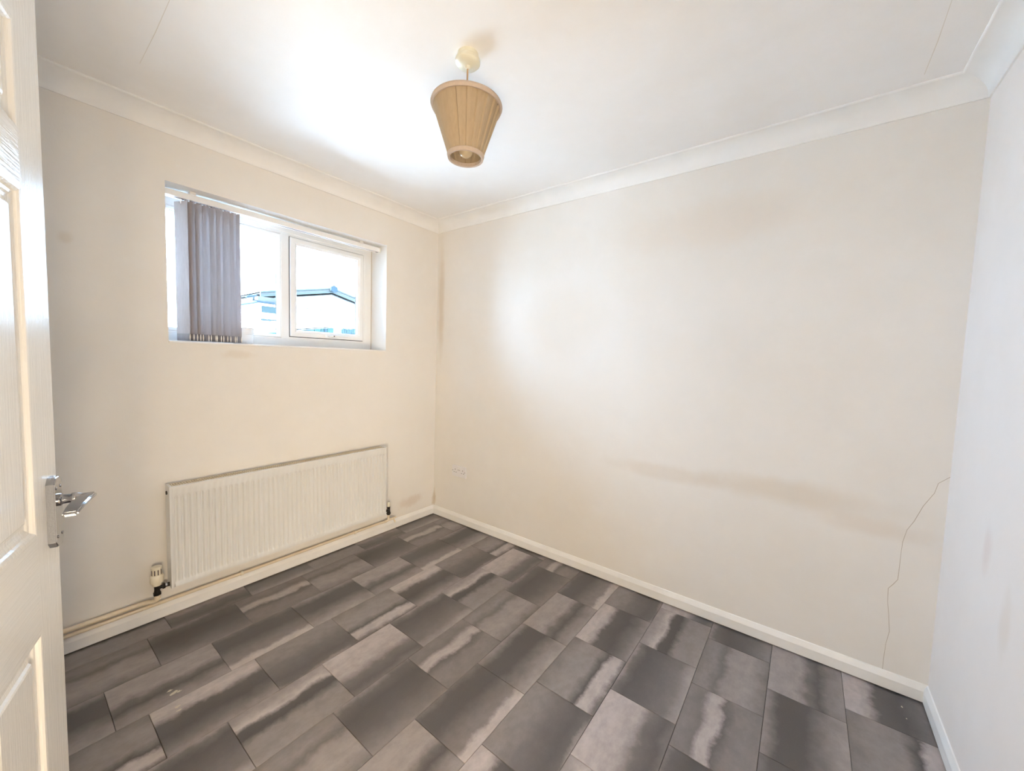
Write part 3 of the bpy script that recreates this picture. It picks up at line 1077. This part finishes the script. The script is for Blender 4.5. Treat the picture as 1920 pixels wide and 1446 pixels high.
mb.build('shade_carrier', M['chrome'], shade)

# ------------------------------------------------------------------ door leaf, open against the front wall
TH = math.radians(72.9)
DE = Vector((1.223, -2.136, 0))
ds_ = Vector((math.sin(TH), -math.cos(TH), 0))      # from the free edge towards the hinge
dn = Vector((math.cos(TH), math.sin(TH), 0))        # out of the visible face


def dp(s, z, n_=0.0):
    return DE + ds_ * (s + 0.004) + dn * n_ + Vector((0, 0, z + 0.007))


DW, DHH, DT = 0.762, 1.981, 0.035
cs = [0, 0.108, 0.311, 0.451, 0.654, DW]
rs = [0, 0.22, 0.768, 0.957, 1.589, 1.690, 1.872, DHH]
mb = MB()
panels = []
for i in range(5):
    for j in range(7):
        if i in (1, 3) and j in (1, 3, 5):
            panels.append((cs[i], rs[j], cs[i + 1], rs[j + 1]))
            continue
        hz = i in (1, 3)
        hz = hz or (i == 2 and j in (0, 2, 4, 6))
        q = [(cs[i], rs[j]), (cs[i + 1], rs[j]), (cs[i + 1], rs[j + 1]), (cs[i], rs[j + 1])]
        mb.quad(*[dp(*w) for w in q], mi=1 if hz else 0, uv=q)
c4 = [(0, 0), (DW, 0), (DW, DHH), (0, DHH)]
mb.quad(*[dp(s, z, -DT) for s, z in c4], uv=c4)
for k in range(4):
    a, b = c4[k], c4[(k + 1) % 4]
    mb.quad(dp(*a), dp(*b), dp(*b, -DT), dp(*a, -DT), uv=[(0, a[1]), (0.03, b[1]), (0.06, b[1]), (0.02, a[1])])
door = mb.build('door_1', [M['door_v'], M['door_h']], base=DE)
tag(door, 'white gloss moulded six panel door standing open', 'door', kind='structure')
PROF = [(0, 0.0), (0.004, -0.0005), (0.008, -0.003), (0.011, -0.0065), (0.016, -0.0075), (0.020, -0.0100), (0.026, -0.0105), (0.034, -0.0088), (0.0365, -0.0045), (0.040, -0.0030)]
for rc in panels:
    MB().rings(rc, PROF, lambda a, b, d_: dp(a, b, d_), fill=True).build('panel', M['door_v'], door)

# lever handle on a chamfered chrome back plate
hs0, hs1, hz0, hz1, pt = 0.020, 0.060, 0.909, 1.051, 0.0125
hpx = MB()
bm = bmesh.new()
ol = [(hs0 + 0.010, hz0), (hs1 - 0.010, hz0), (hs1, hz0 + 0.012), (hs1, hz1 - 0.012), (hs1 - 0.010, hz1), (hs0 + 0.010, hz1), (hs0, hz1 - 0.012), (hs0, hz0 + 0.012)]
bot = [bm.verts.new((s, z, 0)) for s, z in ol]
top = [bm.verts.new((s, z, pt)) for s, z in ol]
bm.faces.new(bot[::-1])
bm.faces.new(top)
for k in range(8):
    bm.faces.new((bot[k], bot[(k + 1) % 8], top[(k + 1) % 8], top[k]))
bmesh.ops.bevel(bm, geom=[e for e in bm.edges if all(v.co.z > pt * 0.9 for v in e.verts)], offset=0.0018, segments=2, affect='EDGES')
bm.normal_update()
nf0 = len(bm.faces)
side_flags = [abs(f.normal.x) > 0.9 for f in bm.faces]
hpx.add_bm(bm, xf=lambda c: dp(c.x, c.y, c.z))
hpx.mi = [1 if q else 0 for q in side_flags]
plate = hpx.build('handle_plate', [M['chrome'], M['dull_chrome']], door)
plate['label'] = 'chrome lever handle plate'
hc, hz = 0.040, 1.003
for s, z in ((hs0 + 0.008, hz1 - 0.022), (hs1 - 0.008, hz1 - 0.022), (hs0 + 0.008, hz0 + 0.022), (hs1 - 0.008, hz0 + 0.022)):
    MB().lathe(dp(s, z, pt - 0.0005), [(0, 0), (0.0036, 0), (0.0028, 0.0018), (0, 0.0024)], n=12, axis=tuple(dn)).build('screw', M['chrome'], plate, smooth=True)
mb = MB()
mb.lathe(dp(hc, hz, pt), [(0, 0), (0.0125, 0), (0.0125, 0.004), (0.0095, 0.006), (0.0090, 0.016), (0.0105, 0.018), (0.0105, 0.026), (0.0085, 0.029), (0.0078, 0.040), (0, 0.042)], n=24, axis=tuple(dn))
mb.build('spindle_boss', M['chrome'], plate, smooth=True)
# blade of the lever: a flat rounded bar running back towards the hinge
bm = bmesh.new()
bmesh.ops.create_cube(bm, size=1)
bmesh.ops.subdivide_edges(bm, edges=[e for e in bm.edges if abs(e.verts[0].co.x - e.verts[1].co.x) > 0.5], cuts=8)
for v in bm.verts:
    t = v.co.x + 0.5
    wn = 0.021 + 0.005 * math.sin(t * math.pi)
    hh = 0.0115 - 0.003 * t
    s = hc - 0.012 + t * 0.112
    droop = 0.004 * math.sin(t * math.pi) - 0.003 * t
    curl = -0.006 * max(0, t - 0.8) / 0.2
    v.co = Vector((s, hz + v.co.y * hh + droop + curl * 0.3, pt + 0.041 + v.co.z * wn - 0.004 * t))
bmesh.ops.bevel(bm, geom=[e for e in bm.edges if len(e.link_faces) == 2 and e.calc_face_angle() > 0.9], offset=0.0035, segments=3, affect='EDGES')
mb = MB()
mb.add_bm(bm, xf=lambda c: dp(c.x, c.y, c.z))
mb.build('lever', M['chrome'], plate, smooth=True)
# door lining around the doorway
mb = MB()
mb.box((DX0 - 0.0, YF - 0.1, 0), (DX0 + 0.022, YF, DZ))
mb.box((DX1 - 0.022, YF - 0.1, 0), (DX1, YF, DZ))
mb.box((DX0, YF - 0.1, DZ - 0.004), (DX1, YF, DZ + 0.02))
mb.box((DX1 - 0.005, YF, 0), (DX1 + 0.055, YF + 0.014, DZ + 0.06))
mb.box((DX0 - 0.055, YF, DZ + 0.005), (DX1 + 0.055, YF + 0.014, DZ + 0.06))
tag(mb.build('trim_5', M['gloss']), 'white gloss door lining and architrave of the doorway', 'architrave', kind='structure')

# ------------------------------------------------------------------ outdoors, seen through the window
GZ = -0.15
tag(MB().box((-45, -30, GZ - 0.2), (-TW, 30, GZ)).build('ground', plain('pale_paving', (0.57, 0.59, 0.60), 0.9, var=0.1, varscale=1.0)),
    'pale sunlit paving outside the window', 'ground', kind='structure')

m_render = far('white_render', (0.80, 0.80, 0.78))
m_dark = far('dark_slate_trim', (0.014, 0.021, 0.026))
m_bargeboard = far('blue_grey_bargeboard', (0.032, 0.038, 0.038))
m_roofgrey = far('grey_felt_roof', (0.05, 0.055, 0.06), var=0.3, varscale=6)
m_glassfar = far('far_window_glass', (0.021, 0.030, 0.031))
m_teal = far('teal_shed_boards', (0.017, 0.034, 0.033), var=0.15, varscale=4)
m_teal2 = far('blue_shed_boards', (0.018, 0.028, 0.032), var=0.2, varscale=6)

HX = -12.0


def hp(px, py, x=HX):
    q = at(px, py, 0, x)
    return q.y, q.z


house = None
(ay, az) = hp(621, 541)
(ly, lz) = hp(486, 547)
(ry, rz) = hp(664, 559)
# carry the right hand verge on down to its eaves
ey, ez = ay + (ry - ay) * 2.2, az + (rz - az) * 2.2
house = thing('bungalow', (HX, ay, GZ), 'pale rendered bungalow with a low gable roof beyond the window', 'building')
gy0 = ly
mb = MB()
depth = 7.0
outl = [(gy0, GZ), (ey, GZ), (ey, ez - 0.25), (ay, az - 0.25), (gy0, lz - 0.25)]
for x in (HX, HX - depth):
    mb.poly([(x, y, z) for y, z in outl])
for k in range(len(outl)):
    a, b = outl[k], outl[(k + 1) % len(outl)]
    mb.quad((HX, *a), (HX, *b), (HX - depth, *b), (HX - depth, *a))
mb.build('gable_wall', m_render, house)


def barge(a, b, t0, t1, proud, mat, name):
    mb = MB()
    q = [(a[0], a[1] - t0), (b[0], b[1] - t0), (b[0], b[1] - t1), (a[0], a[1] - t1)]
    for x in (HX + proud, HX + proud - 0.05):
        mb.poly([(x, y, z) for y, z in q])
    for k in range(4):
        c, d = q[k], q[(k + 1) % 4]
        mb.quad((HX + proud, *c), (HX + proud, *d), (HX + proud - 0.05, *d), (HX + proud - 0.05, *c))
    return mb.build(name, mat, house)


for a, b in (((gy0, lz), (ay, az)), ((ay, az), (ey, ez))):
    barge(a, b, -0.02, 0.03, 0.14, m_bargeboard, 'verge_tile_line')
    barge(a, b, 0.03, 0.14, 0.10, far('pale_bargeboard', (0.036, 0.038, 0.037)), 'bargeboard')
    barge(a, b, 0.14, 0.17, 0.12, m_bargeboard, 'bargeboard_lower_edge')
    barge(a, b, 0.23, 0.25, 0.06, m_bargeboard, 'soffit_line')
    mb = MB()
    mb.quad((HX + 0.14, *a), (HX + 0.14, *b), (HX - depth - .3, *b), (HX - depth - .3, *a))
    mb.quad((HX + 0.14, a[0], a[1] - .04), (HX + 0.14, b[0], b[1] - .04), (HX - depth - .3, b[0], b[1] - .04), (HX - depth - .3, a[0], a[1] - .04))
    mb.build('roof_slope', m_roofgrey, house)
mb = MB()
fr_ = 0.135
pts = [(ay + fr_ * 1.08 * math.cos(math.pi * (k / 3) + 0.52), az - 0.04 + fr_ * math.sin(math.pi * (k / 3) + 0.52)) for k in range(6)]
for x in (HX + 0.24, HX + 0.14):
    mb.poly([(x, *q) for q in pts])
for k in range(6):
    c, d = pts[k], pts[(k + 1) % 6]
    mb.quad((HX + 0.24, *c), (HX + 0.24, *d), (HX + 0.14, *d), (HX + 0.14, *c))
mb.build('ridge_end_cap', m_dark, house)
for (p0, p1, nm, mat, pr_) in (((569, 577), (659, 588), 'wall_band', m_bargeboard, 0.05),):
    a, b = hp(*p0), hp(*p1)
    barge(a, b, 0, 0.025, pr_, mat, nm)

# flat-roofed wing beside it, with two windows
FXW = -10.0
y0, z0 = hp(478, 556, FXW)
y1, z1 = hp(530, 556, FXW)
_, zl = hp(500, 568, FXW)
wing = thing('house_wing', (FXW, (y0 + y1) / 2, GZ), 'pale flat roofed wing with two small windows beyond the window', 'building')
MB().box((FXW - 1.6, y0 + 0.1, GZ), (FXW, y1, zl)).build('wing_wall', m_render, wing)
MB().box((FXW - 1.7, y0, zl), (FXW + 0.2, y1 + 0.05, z0)).build('felt_fascia', far('pale_felt_fascia', (0.040, 0.041, 0.040), var=0.35, varscale=9), wing)
MB().box((FXW - 1.7, y0 - 0.02, zl - 0.025), (FXW + 0.21, y1 + 0.06, zl + 0.005)).build('fascia_edge', m_dark, wing)
for (a, b) in (((489, 573), (518, 589)), ((488, 597), (520, 604))):
    ya, za = hp(*a, FXW)
    yb, zb_ = hp(*b, FXW)
    f = MB().rings((ya, zb_, yb + 0.25, za), [(-0.04, 0.0), (-0.04, 0.03), (0, 0.03), (0.0, 0.0)], lambda y, z, d_: (FXW + d_, y, z)).build('window', m_render, wing)
    MB().box((FXW + 0.003, ya, zb_), (FXW + 0.012, yb + 0.25, za)).build('pane', m_glassfar, f)

# low shed roofs and fence boards right outside
SXD = -6.5
ya, za = hp(535, 617, SXD)
yb, zb_ = hp(626, 612, SXD)
yc, zc = hp(640, 616, SXD)
yd, zd = hp(672, 617, SXD)
shed = thing('garden_shed', (SXD, (ya + yb) / 2, GZ), 'teal boarded garden shed with a low roof beyond the window', 'shed')
nb = 7
for k in range(nb):
    t0, t1 = k / nb, (k + 1) / nb
    q0, q1 = ya + (yb - ya) * t0 + 0.006, ya + (yb - ya) * t1 - 0.006
    MB().box((SXD - 0.03, q0, GZ), (SXD, q1, za + (zb_ - za) * t0 - 0.02)).build('board', m_teal, shed)
mb = MB()
mb.quad((SXD + 0.08, ya - 0.1, za - 0.02), (SXD + 0.08, yb + 0.03, zb_), (SXD - 2.2, yb + 0.03, zb_ + 0.22), (SXD - 2.2, ya - 0.1, za + 0.2))
mb.quad((SXD + 0.08, ya - 0.1, za - 0.05), (SXD + 0.08, yb + 0.03, zb_ - 0.03), (SXD - 2.2, yb + 0.03, zb_ + 0.19), (SXD - 2.2, ya - 0.1, za + 0.17))
mb.build('roof_sheet', far('pale_roof_sheet', (0.5, 0.47, 0.43)), shed)
MB().box((SXD - 2.2, ya, GZ), (SXD - 0.04, yb, min(za, zb_) - 0.06)).build('shed_body', m_teal, shed)
for k in (0.42, 0.80):
    yy = ya + (yb - ya) * k
    MB().box((SXD, yy - 0.02, GZ), (SXD + 0.03, yy + 0.02, za + (zb_ - za) * k - 0.02)).build('post', m_dark, shed)
fence = thing('board_fence', (SXD - 0.4, (yc + yd) / 2, GZ), 'blue-grey vertical board fence beside the teal shed', 'fence')
for k in range(10):
    q0 = yc + (yd - yc) * k / 10
    q1 = yc + (yd - yc) * (k + 1) / 10 - 0.008
    MB().box((SXD - 0.03, q0, GZ), (SXD, q1, zc + (zd - zc) * k / 10 + random.uniform(-0.01, 0.01))).build('board', m_teal2, fence)

# small television aerial fixed to the wing's fascia
AX = FXW + 0.25
ya_, za_ = hp(476, 556, AX)
aer = MB()
aer.tube([(FXW - 0.3, y0 + 0.05, z0 - 0.1), (AX, ya_, za_)], 0.02, n=6)
aer.tube([(AX, *hp(462, 557, AX)), (AX, *hp(481, 555, AX))], 0.018, n=6)
aer = aer.build('aerial', m_dark, wing)
for k in range(5):
    yy, zz = hp(464 + 3.2 * k, 556, AX)
    MB().tube([(AX - 0.15, yy, zz - 0.01), (AX + 0.15, yy, zz + 0.03)], 0.012, n=5).build('rod', m_dark, aer)
